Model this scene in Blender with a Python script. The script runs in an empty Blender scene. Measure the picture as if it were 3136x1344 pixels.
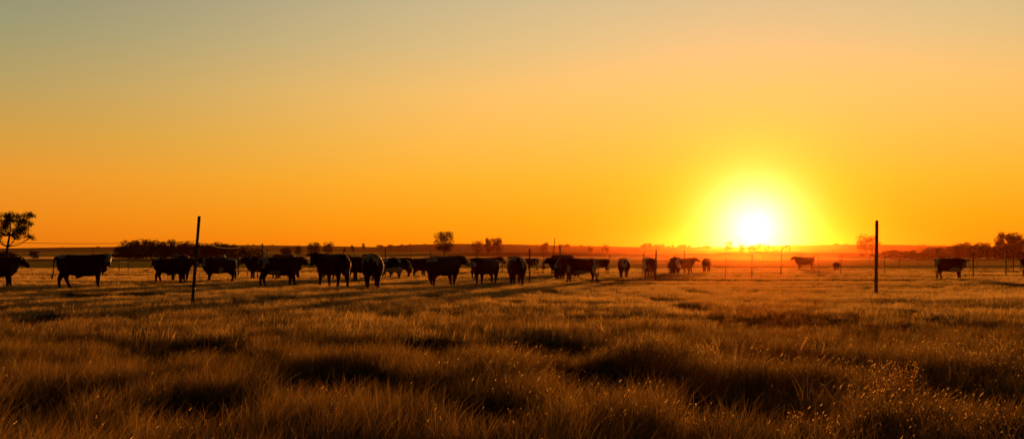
import bpy, bmesh, math, random
import numpy as np
from mathutils import Vector, Matrix, noise as mnoise
random.seed(7); RNG = np.random.default_rng(11)
SC = bpy.context.scene
COL = SC.collection
F = 3363.0; CX = 1568.0; HZ = 790.0; H0 = 1.31      # focal length in photo pixels, centre column, eye-level row, eye height
R = math.radians
SUN_EL, SUN_AZ = 2.2, 12.47                          # degrees; azimuth clockwise from +Y
sd = Vector((math.sin(R(SUN_AZ))*math.cos(R(SUN_EL)), math.cos(R(SUN_AZ))*math.cos(R(SUN_EL)), math.sin(R(SUN_EL))))

# ------------------------------------------------------------------ small helpers
def tag(o, label=None, cat=None, group=None, kind=None):
    if label: o['label'] = label
    if cat: o['category'] = cat
    if group: o['group'] = group
    if kind: o['kind'] = kind
    return o
def link(name, me, mats=(), parent=None, loc=None):
    o = bpy.data.objects.new(name, me); COL.objects.link(o)
    for m in mats if isinstance(mats, (list, tuple)) else [mats]: 
        if me and m.name not in me.materials: me.materials.append(m)
    if parent: o.parent = parent
    if loc is not None: o.location = loc
    return o
def empty(name, loc):
    o = bpy.data.objects.new(name, None); COL.objects.link(o); o.location = loc; o.empty_display_size = .2
    return o
def np_mesh(name, verts, faces, smooth=False):
    me = bpy.data.meshes.new(name)
    verts = np.asarray(verts, dtype=np.float32); faces = np.asarray(faces, dtype=np.int32)
    k = faces.shape[1]
    me.vertices.add(len(verts)); me.vertices.foreach_set('co', verts.ravel())
    me.loops.add(faces.size); me.loops.foreach_set('vertex_index', faces.ravel())
    me.polygons.add(len(faces)); me.polygons.foreach_set('loop_start', np.arange(0, faces.size, k, dtype=np.int32))
    me.polygons.foreach_set('loop_total', np.full(len(faces), k, dtype=np.int32))
    me.update(calc_edges=True); me.validate()
    if smooth: me.polygons.foreach_set('use_smooth', np.ones(len(me.polygons), dtype=bool))
    return me
def vnoise(x, y, seed=0):
    x = np.asarray(x, float); y = np.asarray(y, float)
    xi = np.floor(x).astype(np.int64); yi = np.floor(y).astype(np.int64)
    fx = x-xi; fy = y-yi; fx = fx*fx*(3-2*fx); fy = fy*fy*(3-2*fy)
    def h(a, b):
        n = (a*374761393 + b*668265263 + seed*974634777) & 0x7fffffff
        n = ((n ^ (n >> 13))*1274126177) & 0x7fffffff
        return ((n ^ (n >> 16)) & 0xffff)/65535.0*2-1
    return (h(xi, yi)*(1-fx)+h(xi+1, yi)*fx)*(1-fy) + (h(xi, yi+1)*(1-fx)+h(xi+1, yi+1)*fx)*fy

# ------------------------------------------------------------------ materials
def mat(name):
    m = bpy.data.materials.new(name); m.use_nodes = True
    return m, m.node_tree, m.node_tree.nodes['Principled BSDF']
def N(nt, typ, **kw):
    n = nt.nodes.new(typ)
    for k, v in kw.items():
        if k.startswith('i_'): n.inputs[k[2:].replace('_', ' ')].default_value = v
        else: setattr(n, k, v)
    return n
def simple(name, col, rough=.8, nscale=20, var=.35, bump=.2, spec=.2, sheen=0):
    m, nt, p = mat(name)
    tc = N(nt, 'ShaderNodeTexCoord'); n = N(nt, 'ShaderNodeTexNoise'); n.inputs['Scale'].default_value = nscale; n.inputs['Detail'].default_value = 5
    nt.links.new(tc.outputs['Object'], n.inputs['Vector'])
    r = N(nt, 'ShaderNodeValToRGB')
    r.color_ramp.elements[0].position = .3; r.color_ramp.elements[1].position = .7
    r.color_ramp.elements[0].color = [c*(1-var) for c in col]+[1]; r.color_ramp.elements[1].color = [min(1, c*(1+var)) for c in col]+[1]
    nt.links.new(n.outputs['Fac'], r.inputs['Fac']); nt.links.new(r.outputs['Color'], p.inputs['Base Color'])
    b = N(nt, 'ShaderNodeBump'); b.inputs['Strength'].default_value = bump; b.inputs['Distance'].default_value = .01
    nt.links.new(n.outputs['Fac'], b.inputs['Height']); nt.links.new(b.outputs['Normal'], p.inputs['Normal'])
    p.inputs['Roughness'].default_value = rough; p.inputs['Specular IOR Level'].default_value = spec
    p.inputs['Sheen Weight'].default_value = sheen
    return m
def leafy(name, c1, c2, trans=.45, gloss=.0, seed_rand=True):
    m, nt, p = mat(name); nt.nodes.remove(p); out = nt.nodes['Material Output']
    oi = N(nt, 'ShaderNodeObjectInfo'); geo = N(nt, 'ShaderNodeNewGeometry')
    add = N(nt, 'ShaderNodeMath', operation='ADD'); fr = N(nt, 'ShaderNodeMath', operation='FRACT')
    nt.links.new(oi.outputs['Random'], add.inputs[0]); nt.links.new(geo.outputs['Random Per Island'], add.inputs[1]); nt.links.new(add.outputs[0], fr.inputs[0])
    r = N(nt, 'ShaderNodeValToRGB'); r.color_ramp.elements[0].color = list(c1)+[1]; r.color_ramp.elements[1].color = list(c2)+[1]
    nt.links.new(fr.outputs[0], r.inputs['Fac'])
    d = N(nt, 'ShaderNodeBsdfDiffuse'); t = N(nt, 'ShaderNodeBsdfTranslucent'); mx = N(nt, 'ShaderNodeMixShader'); mx.inputs[0].default_value = trans
    nt.links.new(r.outputs['Color'], d.inputs['Color']); nt.links.new(r.outputs['Color'], t.inputs['Color'])
    nt.links.new(d.outputs[0], mx.inputs[1]); nt.links.new(t.outputs[0], mx.inputs[2])
    last = mx
    if gloss > 0:
        g = N(nt, 'ShaderNodeBsdfGlossy'); g.inputs['Roughness'].default_value = .45; g.inputs['Color'].default_value = (.8, .7, .5, 1)
        m2 = N(nt, 'ShaderNodeMixShader'); m2.inputs[0].default_value = gloss
        nt.links.new(mx.outputs[0], m2.inputs[1]); nt.links.new(g.outputs[0], m2.inputs[2]); last = m2
    nt.links.new(last.outputs[0], out.inputs['Surface'])
    return m
M = {}
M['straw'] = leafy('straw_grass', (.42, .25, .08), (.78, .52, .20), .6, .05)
M['rough'] = leafy('shaded_brown_grass', (.14, .077, .023), (.33, .205, .065), .55, .03)  # near grass, browner and darkened: the foreground's shade is in this colour
M['green'] = leafy('green_shade_grass', (.016, .013, .005), (.05, .036, .012), .3, .0)  # very dark green; shade of hollows and mound strips is put into it
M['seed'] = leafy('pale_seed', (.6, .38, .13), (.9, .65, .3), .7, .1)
M['leaf_dark'] = leafy('dark_foliage', (.010, .010, .004), (.028, .024, .009), .15)
M['leaf_brown'] = leafy('brown_foliage', (.02, .014, .006), (.05, .033, .012), .25)
M['bark'] = simple('bark', (.07, .045, .03), .9, 12, .4, .6)
M['post'] = simple('weathered_post', (.16, .11, .08), .75, 30, .5, .5, .3)
M['stake'] = simple('thin_stake', (.08, .055, .04), .7, 40, .4, .4, .3)
M['wire'] = simple('rusty_wire', (.05, .025, .015), .8, 60, .3, .1, .1)
M['metal'] = simple('dull_metal', (.3, .25, .2), .4, 60, .3, .1, .5)
M['horn'] = simple('pale_horn', (.4, .33, .24), .45, 20, .3, .1, .4)
M['paint_white'] = simple('white_paint', (.75, .73, .68), .4, 5, .05, .02, .5)
M['paint_cream'] = simple('cream_paint', (.6, .52, .36), .4, 5, .05, .02, .5)
M['glass'] = simple('dark_glass', (.02, .02, .02), .1, 5, .1, .0, .6)
M['rubber'] = simple('rubber', (.02, .02, .02), .8, 20, .2, .1)
def cow_mat():
    m, nt, p = mat('cattle_coat')
    a = N(nt, 'ShaderNodeAttribute', attribute_name='coat'); tc = N(nt, 'ShaderNodeTexCoord')
    n = N(nt, 'ShaderNodeTexNoise'); n.inputs['Scale'].default_value = 9; n.inputs['Detail'].default_value = 6
    nt.links.new(tc.outputs['Object'], n.inputs['Vector'])
    mx = N(nt, 'ShaderNodeMix', data_type='RGBA', blend_type='MULTIPLY'); mx.inputs[0].default_value = 1
    r = N(nt, 'ShaderNodeValToRGB'); r.color_ramp.elements[0].color = (.65, .65, .65, 1); r.color_ramp.elements[0].position = .3; r.color_ramp.elements[1].position = .7
    nt.links.new(n.outputs['Fac'], r.inputs['Fac'])
    nt.links.new(a.outputs['Color'], mx.inputs[6]); nt.links.new(r.outputs['Color'], mx.inputs[7]); nt.links.new(mx.outputs[2], p.inputs['Base Color'])
    p.inputs['Roughness'].default_value = .7; p.inputs['Specular IOR Level'].default_value = .15
    p.inputs['Sheen Weight'].default_value = .25; p.inputs['Sheen Roughness'].default_value = .3; p.inputs['Sheen Tint'].default_value = (.8, .2, .1, 1)
    b = N(nt, 'ShaderNodeBump'); b.inputs['Strength'].default_value = .5; b.inputs['Distance'].default_value = .02
    n2 = N(nt, 'ShaderNodeTexNoise'); n2.inputs['Scale'].default_value = 45; nt.links.new(tc.outputs['Object'], n2.inputs['Vector'])
    nt.links.new(n2.outputs['Fac'], b.inputs['Height']); nt.links.new(b.outputs['Normal'], p.inputs['Normal'])
    return m
M['coat'] = cow_mat()

# ------------------------------------------------------------------ terrain
SKY_X = [-600, 0, 290, 430, 760, 1000, 1150, 1260, 1380, 1500, 1700, 1800, 1950, 2150, 2320, 2400, 2600, 2750, 2900, 3136, 3700]
SKY_Y = [760, 762, 758, 756, 752, 755, 758, 751, 748, 749, 753, 755, 758, 759, 757.5, 753, 750, 751, 754, 757, 760]
PD = [0, 400, 500, 650, 800, 1000, 1300, 1700]
PZ = [0, 0, .45, 1.7, 3.5, 5.4, 9.2, 14.5]
# dips in the pasture: grass short, and darkened to paint the hollows' shade: (photo column, photo row, half width px, half height px)
SHADE_DIPS = [(560, 1095, 190, 40), (1300, 1078, 150, 28), (1090, 1085, 130, 22), (1670, 1085, 180, 38), (2250, 1000, 200, 24, .45), (2520, 1005, 220, 26, .5), (2920, 1000, 80, 30),
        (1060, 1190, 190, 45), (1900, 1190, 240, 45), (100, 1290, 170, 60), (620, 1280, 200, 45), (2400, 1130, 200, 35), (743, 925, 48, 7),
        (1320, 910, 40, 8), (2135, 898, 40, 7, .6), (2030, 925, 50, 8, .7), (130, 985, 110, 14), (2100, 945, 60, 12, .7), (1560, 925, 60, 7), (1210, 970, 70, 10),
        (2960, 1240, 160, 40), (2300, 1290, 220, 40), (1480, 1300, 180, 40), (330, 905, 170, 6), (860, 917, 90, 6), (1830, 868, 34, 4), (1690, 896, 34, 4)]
def warp_row(y): return 4405.0/np.maximum(y-HZ, 1)
def dip_shade_mask(X, Y):
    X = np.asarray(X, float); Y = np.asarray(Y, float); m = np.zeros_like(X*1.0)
    for dip in SHADE_DIPS:
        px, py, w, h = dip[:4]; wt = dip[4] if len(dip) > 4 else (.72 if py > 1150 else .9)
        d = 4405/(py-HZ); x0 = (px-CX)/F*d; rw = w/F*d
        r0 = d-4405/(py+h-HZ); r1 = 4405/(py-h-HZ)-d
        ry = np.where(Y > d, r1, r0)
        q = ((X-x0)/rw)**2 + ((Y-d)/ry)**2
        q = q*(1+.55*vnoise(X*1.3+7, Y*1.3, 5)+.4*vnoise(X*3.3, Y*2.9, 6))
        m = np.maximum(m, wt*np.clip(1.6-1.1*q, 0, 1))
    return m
def height(X, Y):
    X = np.asarray(X, float); Y = np.asarray(Y, float)
    r = np.hypot(X, Y); ca = np.where(r > 0, Y/np.maximum(r, 1e-6), 1)
    D = r*np.maximum(ca, .6)
    u = np.clip(X/np.maximum(D, 1e-3), -.65, .65)*F + CX
    z = np.interp(D, PD, PZ)
    crest = H0 + (HZ-np.interp(u, SKY_X, SKY_Y))/F*2600
    t = np.clip((D-1000)/1600, 0, 1); t = t*t*(3-2*t)
    z = np.where(D > 1000, 5.4+(crest-5.4)*t, z)
    z = np.where(D > 2600, crest-(D-2600)*.03, z)
    # dark knoll right of centre and the one beneath the sun
    for (px, d, wx, wd, hh) in [(2330, 760, 300, 110, 2.6), (1640, 900, 330, 130, 1.6), (2750, 950, 330, 150, 1.2)]:
        q = ((u-px)/wx)**2 + ((D-d)/wd)**2
        z = z + hh*np.exp(-q*1.3)
    z = z + .02*vnoise(X*.6, Y*.6, 1)*np.clip(D/8, 0, 1) + .035*vnoise(X*.16, Y*.3, 2) + np.clip((D-130)/300, 0, 1)*.5*vnoise(X*.008, Y*.01, 3)
    near = (D < 75)
    if np.any(near): z = z - np.where(near, .12*dip_shade_mask(X, Y), 0)
    return z
def gz(x, y): return float(height(np.array([x]), np.array([y]))[0])
def at(px, d):
    x = (px-CX)/F*d
    return Vector((x, d, gz(x, d)))
def depth_of(row): return 4405.0/(row-HZ)
def zrow(row, d): return H0 + (HZ-row)*d/F
def shade_stripe(X, Y):
    # strips across the pale pasture; dark green paints the shadows of mounds
    return vnoise(X/26+3, Y/3.2, 9) + .55*vnoise(X/9, Y/1.7, 10)

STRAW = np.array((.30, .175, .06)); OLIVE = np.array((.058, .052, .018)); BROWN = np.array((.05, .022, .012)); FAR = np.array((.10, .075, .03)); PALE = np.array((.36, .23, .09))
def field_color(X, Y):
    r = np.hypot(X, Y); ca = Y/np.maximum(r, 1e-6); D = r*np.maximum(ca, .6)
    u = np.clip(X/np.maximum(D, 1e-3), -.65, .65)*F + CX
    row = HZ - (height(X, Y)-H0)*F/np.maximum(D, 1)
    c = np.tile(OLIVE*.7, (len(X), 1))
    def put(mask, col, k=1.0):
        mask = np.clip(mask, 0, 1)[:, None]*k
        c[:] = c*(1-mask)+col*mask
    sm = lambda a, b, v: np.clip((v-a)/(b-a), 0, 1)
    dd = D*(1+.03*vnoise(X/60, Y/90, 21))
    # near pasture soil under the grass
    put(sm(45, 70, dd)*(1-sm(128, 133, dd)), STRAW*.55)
    put(sm(-.1, .3, shade_stripe(X, Y))*sm(55, 65, dd)*(1-sm(128, 133, dd)), OLIVE)  # mound shadows painted into the ground colour as strips
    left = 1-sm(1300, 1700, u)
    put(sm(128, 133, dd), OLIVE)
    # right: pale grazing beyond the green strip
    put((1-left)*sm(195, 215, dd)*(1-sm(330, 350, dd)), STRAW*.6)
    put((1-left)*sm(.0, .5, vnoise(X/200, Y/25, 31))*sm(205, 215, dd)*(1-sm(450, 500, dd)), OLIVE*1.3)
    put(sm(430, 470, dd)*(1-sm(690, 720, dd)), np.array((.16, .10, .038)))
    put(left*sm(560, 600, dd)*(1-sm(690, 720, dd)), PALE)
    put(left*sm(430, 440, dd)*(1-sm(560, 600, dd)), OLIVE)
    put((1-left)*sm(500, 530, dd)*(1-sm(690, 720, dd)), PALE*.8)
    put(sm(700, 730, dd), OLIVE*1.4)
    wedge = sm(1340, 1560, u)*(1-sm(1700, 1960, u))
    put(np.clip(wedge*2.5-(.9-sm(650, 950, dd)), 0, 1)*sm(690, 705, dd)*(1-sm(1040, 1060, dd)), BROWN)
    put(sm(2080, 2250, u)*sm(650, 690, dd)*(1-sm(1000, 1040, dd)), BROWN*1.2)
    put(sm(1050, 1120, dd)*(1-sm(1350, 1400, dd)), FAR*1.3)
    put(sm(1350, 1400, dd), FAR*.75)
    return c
def build_ground():
    inner = np.arange(-31, 31.01, .28); outer = np.concatenate([np.arange(-180, -31, 3.5), np.arange(33, 180, 3.5)])
    az = np.sort(np.concatenate([inner, outer])); nA = len(az)
    ds = [1.0]
    while ds[-1] < 3400: ds.append(ds[-1]*(1.013 if ds[-1] > 6 else 1.08))
    ds = np.array(ds); nD = len(ds)
    A, Dd = np.meshgrid(np.radians(az), ds)
    X = np.sin(A)*Dd; Y = np.cos(A)*Dd
    xf, yf = X.ravel(), Y.ravel()
    z = height(xf, yf)
    V = np.column_stack([xf, yf, z]); V = np.vstack([V, [0, 0, 0]])
    i = np.arange(nD-1)[:, None]*nA; j = np.arange(nA); jn = (j+1) % nA
    q = np.stack([i+j, i+jn, i+nA+jn, i+nA+j], -1).reshape(-1, 4)[:, ::-1]
    me = np_mesh('ground', V, q, True)
    bm = bmesh.new(); bm.from_mesh(me); bm.verts.ensure_lookup_table()
    cv = bm.verts[len(V)-1]
    for k in range(nA): bm.faces.new((cv, bm.verts[(k+1) % nA], bm.verts[k]))
    bmesh.ops.recalc_face_normals(bm, faces=bm.faces[:])
    bm.to_mesh(me); bm.free()
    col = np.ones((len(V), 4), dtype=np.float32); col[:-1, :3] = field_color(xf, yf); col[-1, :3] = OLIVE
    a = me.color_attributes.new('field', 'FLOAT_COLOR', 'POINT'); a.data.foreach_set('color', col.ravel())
    m, nt, p = mat('pasture_ground')
    at_ = N(nt, 'ShaderNodeAttribute', attribute_name='field'); geo = N(nt, 'ShaderNodeNewGeometry')
    mp = N(nt, 'ShaderNodeMapping'); mp.inputs['Scale'].default_value = (.35, .9, .5); nt.links.new(geo.outputs['Position'], mp.inputs['Vector'])
    n = N(nt, 'ShaderNodeTexNoise'); n.inputs['Scale'].default_value = .6; n.inputs['Detail'].default_value = 9; n.inputs['Roughness'].default_value = .65
    nt.links.new(mp.outputs[0], n.inputs['Vector'])
    rr = N(nt, 'ShaderNodeMapRange'); rr.inputs['From Min'].default_value = .3; rr.inputs['From Max'].default_value = .7; rr.inputs['To Min'].default_value = .55; rr.inputs['To Max'].default_value = 1.35
    nt.links.new(n.outputs['Fac'], rr.inputs['Value'])
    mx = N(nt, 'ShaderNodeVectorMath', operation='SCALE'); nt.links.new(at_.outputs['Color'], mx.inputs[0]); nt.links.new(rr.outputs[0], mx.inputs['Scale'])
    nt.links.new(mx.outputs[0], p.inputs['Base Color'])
    p.inputs['Roughness'].default_value = 1.0; p.inputs['Specular IOR Level'].default_value = 0
    p.inputs['Sheen Weight'].default_value = SHEEN; p.inputs['Sheen Roughness'].default_value = .45
    nt.links.new(mx.outputs[0], p.inputs['Sheen Tint'])
    b = N(nt, 'ShaderNodeBump'); b.inputs['Strength'].default_value = 1; b.inputs['Distance'].default_value = .12
    n3 = N(nt, 'ShaderNodeTexNoise'); n3.inputs['Scale'].default_value = 1.6; n3.inputs['Detail'].default_value = 8; nt.links.new(geo.outputs['Position'], n3.inputs['Vector'])
    nt.links.new(n3.outputs['Fac'], b.inputs['Height']); nt.links.new(b.outputs['Normal'], p.inputs['Normal'])
    tag(link('ground', me, m), kind='structure')
SHEEN = 1.0
build_ground()

# ------------------------------------------------------------------ grass
def tuft_mesh(name, n, rad, h, w, lean, seeds=0, seg=3, rng=None):
    V = []; Fc = []; mi = []
    for b in range(n):
        a = rng.uniform(0, 2*math.pi); rr = rad*math.sqrt(rng.uniform()); x, y = rr*math.cos(a), rr*math.sin(a)
        hh = h*rng.uniform(.45, 1.1); la = rng.normal(.5, 1.3); ln = lean*rng.uniform(.1, 1.0)*hh
        dx, dy = math.cos(la)*ln, math.sin(la)*ln
        wa = rng.uniform(0, math.pi); ww = w*rng.uniform(.6, 1.2)*.5; wx, wy = math.cos(wa)*ww, math.sin(wa)*ww
        base = len(V)
        for s in range(seg+1):
            t = s/seg; c = t**1.9; k = (1-t*.9)
            px, py, pz = x+dx*c, y+dy*c, hh*(t-.22*lean*t*t*t)-.03
            V.append((px-wx*k, py-wy*k, pz)); V.append((px+wx*k, py+wy*k, pz))
        for s in range(seg):
            q = base+2*s; Fc.append((q, q+1, q+3, q+2)); mi.append(0)
        if b < seeds:
            tx, ty, tz = x+dx, y+dy, hh*(1-.22*lean)-.03
            for kk in range(3):
                s = w*rng.uniform(.35, .95); aa = rng.uniform(0, math.pi); ex, ey = math.cos(aa)*s, math.sin(aa)*s
                o = len(V); zz = tz-kk*s*1.6+rng.normal(0, s)
                ox, oy = rng.normal(0, s, 2)
                V += [(tx+ox-ex, ty+oy-ey, zz), (tx+ox, ty+oy, zz-s), (tx+ox+ex, ty+oy+ey, zz), (tx+ox, ty+oy, zz+s)]
                Fc.append((o, o+1, o+2, o+3)); mi.append(1)
    me = np_mesh(name, V, Fc)
    me.polygons.foreach_set('material_index', np.array(mi, dtype=np.int32))
    return me
def variants():
    rng = np.random.default_rng(5); out = []
    spec = []
    for k in range(5): spec.append(('rough', 34, .11, [.26, .20, .29, .23, .18][k], .0038, [.5, .9, .7, .6, 1.0][k], 0))       # 0-4 near straw, foreground shade in its colour
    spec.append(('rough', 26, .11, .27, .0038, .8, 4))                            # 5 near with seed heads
    for k in range(3): spec.append(('green', 36, .13, .18, .0045, .6, 0))        # 6-8 near green, also paints hollow shade
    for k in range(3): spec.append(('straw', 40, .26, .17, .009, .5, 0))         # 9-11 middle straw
    for k in range(2): spec.append(('green', 40, .26, .12, .009, .4, 0))         # 12-13 middle green, paints hollow and strip shade
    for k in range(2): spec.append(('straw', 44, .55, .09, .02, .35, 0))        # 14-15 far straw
    for k in range(2): spec.append(('green', 44, .55, .07, .02, .3, 0))         # 16-17 far green, paints strip shadows
    for i, (m, n, rad, h, w, lean, sd_) in enumerate(spec):
        me = tuft_mesh('grass_tuft', n, rad, h, w, lean, sd_, 3 if w < .02 else 2, rng)
        me.materials.append(M[m]); me.materials.append(M['seed'])
        o = bpy.data.objects.new('grass_tuft', me); out.append(o)
    return out
def build_grass():
    vs = variants(); P = []; I = []; S = []; RZ = []; TL = []
    def zone(y0, y1, dens, tanw, straw, green, sc, glint=0, far=False):
        A = tanw*(y1*y1-y0*y0)+2*3*(y1-y0); n = int(A*dens)
        Y = np.sqrt(RNG.uniform(y0*y0, y1*y1, n)); X = RNG.uniform(-1, 1, n)*(tanw*Y+3)
        dm = dip_shade_mask(X, Y); st = shade_stripe(X, Y)
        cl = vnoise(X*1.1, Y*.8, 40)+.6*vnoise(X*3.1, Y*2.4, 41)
        pg = np.clip(dm*.82, 0, 1)  # hollow shade painted by choosing the darker green tufts
        if far: pg = np.maximum(pg, np.clip((st-.08)*2.5, 0, 1)*np.clip((Y-42)/14, 0, 1))  # mound-shadow strips painted with the green tufts
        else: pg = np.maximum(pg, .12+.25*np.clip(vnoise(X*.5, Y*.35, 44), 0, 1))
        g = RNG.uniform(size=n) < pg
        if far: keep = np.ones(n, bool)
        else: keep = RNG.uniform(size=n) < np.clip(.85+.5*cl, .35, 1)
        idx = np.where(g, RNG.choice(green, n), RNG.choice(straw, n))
        if not far:
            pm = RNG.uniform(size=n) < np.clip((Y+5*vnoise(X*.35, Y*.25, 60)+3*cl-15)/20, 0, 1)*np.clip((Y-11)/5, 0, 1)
            idx = np.where(~g, np.where(pm, RNG.choice([9, 10, 11], n), RNG.choice([0, 1, 2, 3, 4], n)), idx)  # pale straw gives way to shade-darkened brown towards the viewer
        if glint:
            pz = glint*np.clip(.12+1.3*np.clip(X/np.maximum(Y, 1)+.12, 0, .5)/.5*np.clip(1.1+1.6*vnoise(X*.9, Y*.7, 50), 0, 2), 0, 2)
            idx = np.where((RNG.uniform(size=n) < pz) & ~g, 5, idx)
        s = sc*RNG.uniform(.7, 1.2, n)*(1+.28*cl)*(1-.35*dm)
        s *= np.interp(Y, [5, 9, 14, 22, 40, 45, 130], [1.1, 1.05, 1, .85, .8, 1, 1]) if not far else 1
        z = height(X, Y)
        P.append(np.column_stack([X, Y, z])[keep]); I.append(idx[keep]); S.append(s[keep])
        RZ.append(RNG.normal(0, .9, n)[keep]); TL.append(RNG.normal(0, .14, (n, 2))[keep])
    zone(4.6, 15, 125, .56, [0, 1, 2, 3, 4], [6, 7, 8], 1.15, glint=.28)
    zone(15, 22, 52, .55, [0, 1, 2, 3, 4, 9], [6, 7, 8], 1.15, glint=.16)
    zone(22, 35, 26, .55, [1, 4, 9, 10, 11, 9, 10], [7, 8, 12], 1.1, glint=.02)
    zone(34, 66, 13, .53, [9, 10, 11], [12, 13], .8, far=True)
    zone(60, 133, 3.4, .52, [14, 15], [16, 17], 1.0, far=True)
    P = np.vstack(P); I = np.concatenate(I); S = np.concatenate(S); RZ = np.concatenate(RZ); TL = np.vstack(TL)
    me = bpy.data.meshes.new('pasture_grass'); me.vertices.add(len(P)); me.vertices.foreach_set('co', P.astype(np.float32).ravel())
    a = me.attributes.new('idx', 'INT', 'POINT'); a.data.foreach_set('value', I.astype(np.int32))
    a = me.attributes.new('scl', 'FLOAT', 'POINT'); a.data.foreach_set('value', S.astype(np.float32))
    a = me.attributes.new('rot', 'FLOAT_VECTOR', 'POINT'); a.data.foreach_set('vector', np.column_stack([TL, RZ]).astype(np.float32).ravel())
    o = link('pasture_grass', me, [M['straw'], M['green'], M['seed']])
    tag(o, 'dry straw-coloured pasture grass with the shade of hollows painted as dark green tufts across the foreground', 'grass', kind='stuff')
    g = bpy.data.node_groups.new('scatter', 'GeometryNodeTree')
    g.interface.new_socket('Geometry', in_out='INPUT', socket_type='NodeSocketGeometry'); g.interface.new_socket('Geometry', in_out='OUTPUT', socket_type='NodeSocketGeometry')
    gi = g.nodes.new('NodeGroupInput'); go = g.nodes.new('NodeGroupOutput')
    jn = g.nodes.new('GeometryNodeJoinGeometry')
    for v in reversed(vs):
        oi = g.nodes.new('GeometryNodeObjectInfo'); oi.inputs['Object'].default_value = v; oi.inputs['As Instance'].default_value = True
        g.links.new(oi.outputs['Geometry'], jn.inputs[0])
    ip = g.nodes.new('GeometryNodeInstanceOnPoints'); ip.inputs['Pick Instance'].default_value = True
    def attr(nm, t):
        n = g.nodes.new('GeometryNodeInputNamedAttribute'); n.data_type = t; n.inputs['Name'].default_value = nm
        return n.outputs['Attribute']
    g.links.new(gi.outputs[0], ip.inputs['Points']); g.links.new(jn.outputs[0], ip.inputs['Instance'])
    g.links.new(attr('idx', 'INT'), ip.inputs['Instance Index']); g.links.new(attr('rot', 'FLOAT_VECTOR'), ip.inputs['Rotation']); g.links.new(attr('scl', 'FLOAT'), ip.inputs['Scale'])
    g.links.new(ip.outputs[0], go.inputs[0])
    md = o.modifiers.new('scatter', 'NODES'); md.node_group = g
    print('grass instances', len(P))
build_grass()

# ------------------------------------------------------------------ cattle
def loft(bm, rings, cap=True):
    vs = [[bm.verts.new(p) for p in r] for r in rings]; n = len(rings[0])
    for a, b in zip(vs, vs[1:]):
        for i in range(n): bm.faces.new((a[i], a[(i+1) % n], b[(i+1) % n], b[i]))
    if cap:
        bm.faces.new(vs[0][::-1]); bm.faces.new(vs[-1])
def ering(c, t, up, hw, hu, n=14, e=2.0):
    t = Vector(t).normalized(); up = Vector(up); side = t.cross(up).normalized(); u = side.cross(t).normalized()
    out = []
    for k in range(n):
        a = 2*math.pi*k/n; ca, sa = math.cos(a), math.sin(a)
        out.append(Vector(c)+side*hw*math.copysign(abs(ca)**(2/e), ca)+u*hu*math.copysign(abs(sa)**(2/e), sa))
    return out
def tube(bm, pts, rad, n=10, flat=1.0, up=(0, 0, 1)):
    rings = []; whole = Vector(pts[-1])-Vector(pts[0]); vert = whole.length > 1e-6 and abs(whole.normalized().dot(Vector(up))) > .8
    for i, p in enumerate(pts):
        a = Vector(pts[max(0, i-1)]); b = Vector(pts[min(len(pts)-1, i+1)]); t = (b-a)
        if t.length < 1e-6: t = Vector((0, 0, 1))
        u = Vector(up)
        if vert: u = Vector((1, 0, 0)) if abs(t.normalized().x) < .97 else Vector((0, 1, 0))
        elif abs(t.normalized().dot(u)) > .97: u = Vector((1, 0, 0))
        rings.append(ering(p, t, u, rad[i]*flat, rad[i], n))
    loft(bm, rings)
RED = (.13, .014, .009); BLACK = (.018, .011, .009); WHITE = (.80, .74, .64); BROWNC = (.12, .04, .02)
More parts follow.
